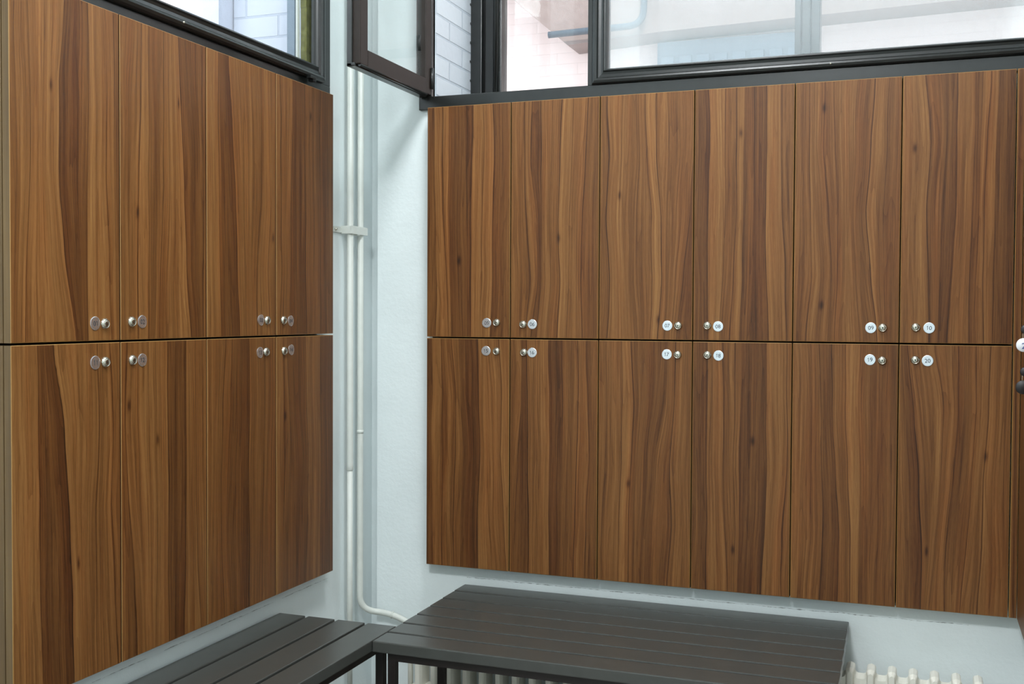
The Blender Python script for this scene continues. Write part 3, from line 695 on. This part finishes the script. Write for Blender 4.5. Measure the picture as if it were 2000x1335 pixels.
# ------------------------------------------------------------------ radiator
RT = -.928
RD = empty('radiator', (.9, -.06, FLOOR), 0, 'cream white column radiator under the window, behind the wide bench', 'radiator')
def rad_section():
    mb = MB(); zt = RT; hw = .0125; zv = zt - .030
    # the column: rounded shoulders, a low ridge on top, flat front with chamfered sides
    half = [(hw, zt - .0105), (hw - .0008, zt - .0065), (hw - .0028, zt - .0038), (hw - .006, zt - .0020), (0, zt)]
    poly = [(-hw, FLOOR + .08), (hw, FLOOR + .08)] + half + [(-x, z) for x, z in half[-2::-1]]
    b2 = bmesh.new(); n = len(poly); rows = []
    for y, k, dz in ((-.046, .55, .009), (-.042, .75, .005), (-.032, 1, .0), (.026, 1, .0), (.038, .6, .008)):
        rows.append([b2.verts.new((x * k, y, z - (dz if z > zt - .02 else 0))) for x, z in poly])
    for a, b_ in zip(rows[:-1], rows[1:]):
        for i in range(n): b2.faces.new([a[i], b_[i], b_[(i + 1) % n], a[(i + 1) % n]])
    b2.faces.new(rows[0]); b2.faces.new(rows[-1][::-1]); bmesh.ops.recalc_face_normals(b2, faces=b2.faces)
    mb.merge(b2)
    # the webs that join it to its neighbours, with a rounded valley between columns
    for s_ in (-1, 1):
        r = .010; cx = hw + r
        u = [(hw - .002, zv + r)] + [(cx - r * math.cos(a), zv + r - r * math.sin(a)) for a in [PI / 2 * i / 6 for i in range(7)]] + [(.0284, zv), (.0284, zt - .085), (hw - .002, zt - .085)]
        mb.prism([(x * s_, z) for x, z in u], -.034, .024)
        mb.box(min(s_ * (hw - .002), s_ * .0284), max(s_ * (hw - .002), s_ * .0284), -.028, .020, FLOOR + .09, FLOOR + .13)
    bmesh.ops.translate(mb.bm, verts=mb.bm.verts, vec=(0, 0, -FLOOR))
    return mb
first = rad_section().build('section', M_rad, RD)
pitch = .0568; x0r = .018
N = 31
for k in range(N):
    o = first if k == 0 else first.copy()
    if k: COL.objects.link(o); o.parent = RD
    o.location = (x0r + k * pitch - .9, 0, 0)
for k in (1, N - 2): MB().box(x0r + k * pitch - .012 - .9, x0r + k * pitch + .012 - .9, -.03, .03, 0, .095).build('foot', M_rad, RD)
mb = MB(); mb.tube([(-.925, -.005, 0), (-.925, -.005, .24), (-.922, -.005, .262), (-.912, -.005, .268), (-.895, -.005, .268)], .009)
mb.build('supply_pipe', M_rad, RD)

# ------------------------------------------------------------------ ceiling lamps
for k, (lx, ly, p_) in enumerate(LAMPS):
    t = empty('ceiling_lamp', (lx, ly, CEIL), 0, ['square white ceiling lamp nearest the windows, above the benches', 'square white ceiling lamp mirrored in the outer window pane'][k], 'ceiling lamp', 'ceiling lamps')
    mb = MB(); 
    for a, b_, c_, d_ in ((-.30, .30, -.30, -.275), (-.30, .30, .275, .30), (-.30, -.275, -.275, .275), (.275, .30, -.275, .275)): mb.box(a, b_, c_, d_, -.08, 0)
    mb.box(-.275, .275, -.275, .275, -.06, -.0)
    mb.build('housing', M_ceil, t)

# ------------------------------------------------------------------ courtyard outside
mb = MB(); mb.box(-5, 7, 4.0, 4.3, FLOOR, 3.2); struct(mb.build('wall_courtyard', M_pink), 'pale pink brick wall across the courtyard')
mb = MB(); mb.box(-5, 7, YR + .40, 4.0, FLOOR - .15, FLOOR); struct(mb.build('ground', M_ground))
mb = MB(); mb.prism([(-1.236, 2.374), (-1.074, 2.219), (-.687, 1.883), (-.05, 1.919), (3.6, 1.99), (3.6, 2.8), (-1.68, 2.8)], 3.72, 3.999)  # slanting left end traces the diagonal edge of shade on the sunlit wall
tag(mb.build('concrete_shade_band', M_shaded_plaster), 'slanting concrete mass, shade put into its colour and outline, above the pink brick wall outside', 'concrete shade band')
mb = MB()
mb.box(-.12, .86, 3.93, 3.999, 1.2, 1.90)  # coloured block added in place of a dark opening lying in shade
for k in range(8): mb.box(-.09 + k * .118, -.09 + k * .118 + .085, 3.915, 3.93, 1.2, 1.80, bev=.003)
tag(mb.build('shaded_opening', M_bluegrey), 'blue-grey panelled block standing in for a dark shaded opening in the pink wall outside', 'shaded_opening')
mb = MB(); pp = [Vector((-.80, 3.66, 1.945)), Vector((-.30, 3.66, 1.955))] + bez(Vector((-.24, 3.66, 1.957)), Vector((-.16, 3.66, 1.965)), Vector((-.15, 3.66, 2.05)), 6) + [Vector((-.135, 3.66, 2.6))]
mb.tube(pp, .022); tag(mb.build('drain_pipe', M_drain), 'thin teal pipe bending upwards on the wall outside', 'pipe')
mb = MB(); mb.box(-.777, WL_ - .345, -.30, -.14, FLOOR, 2.7)
struct(mb.build('trim_3', M_beam), 'pale outer pier beside the left window')
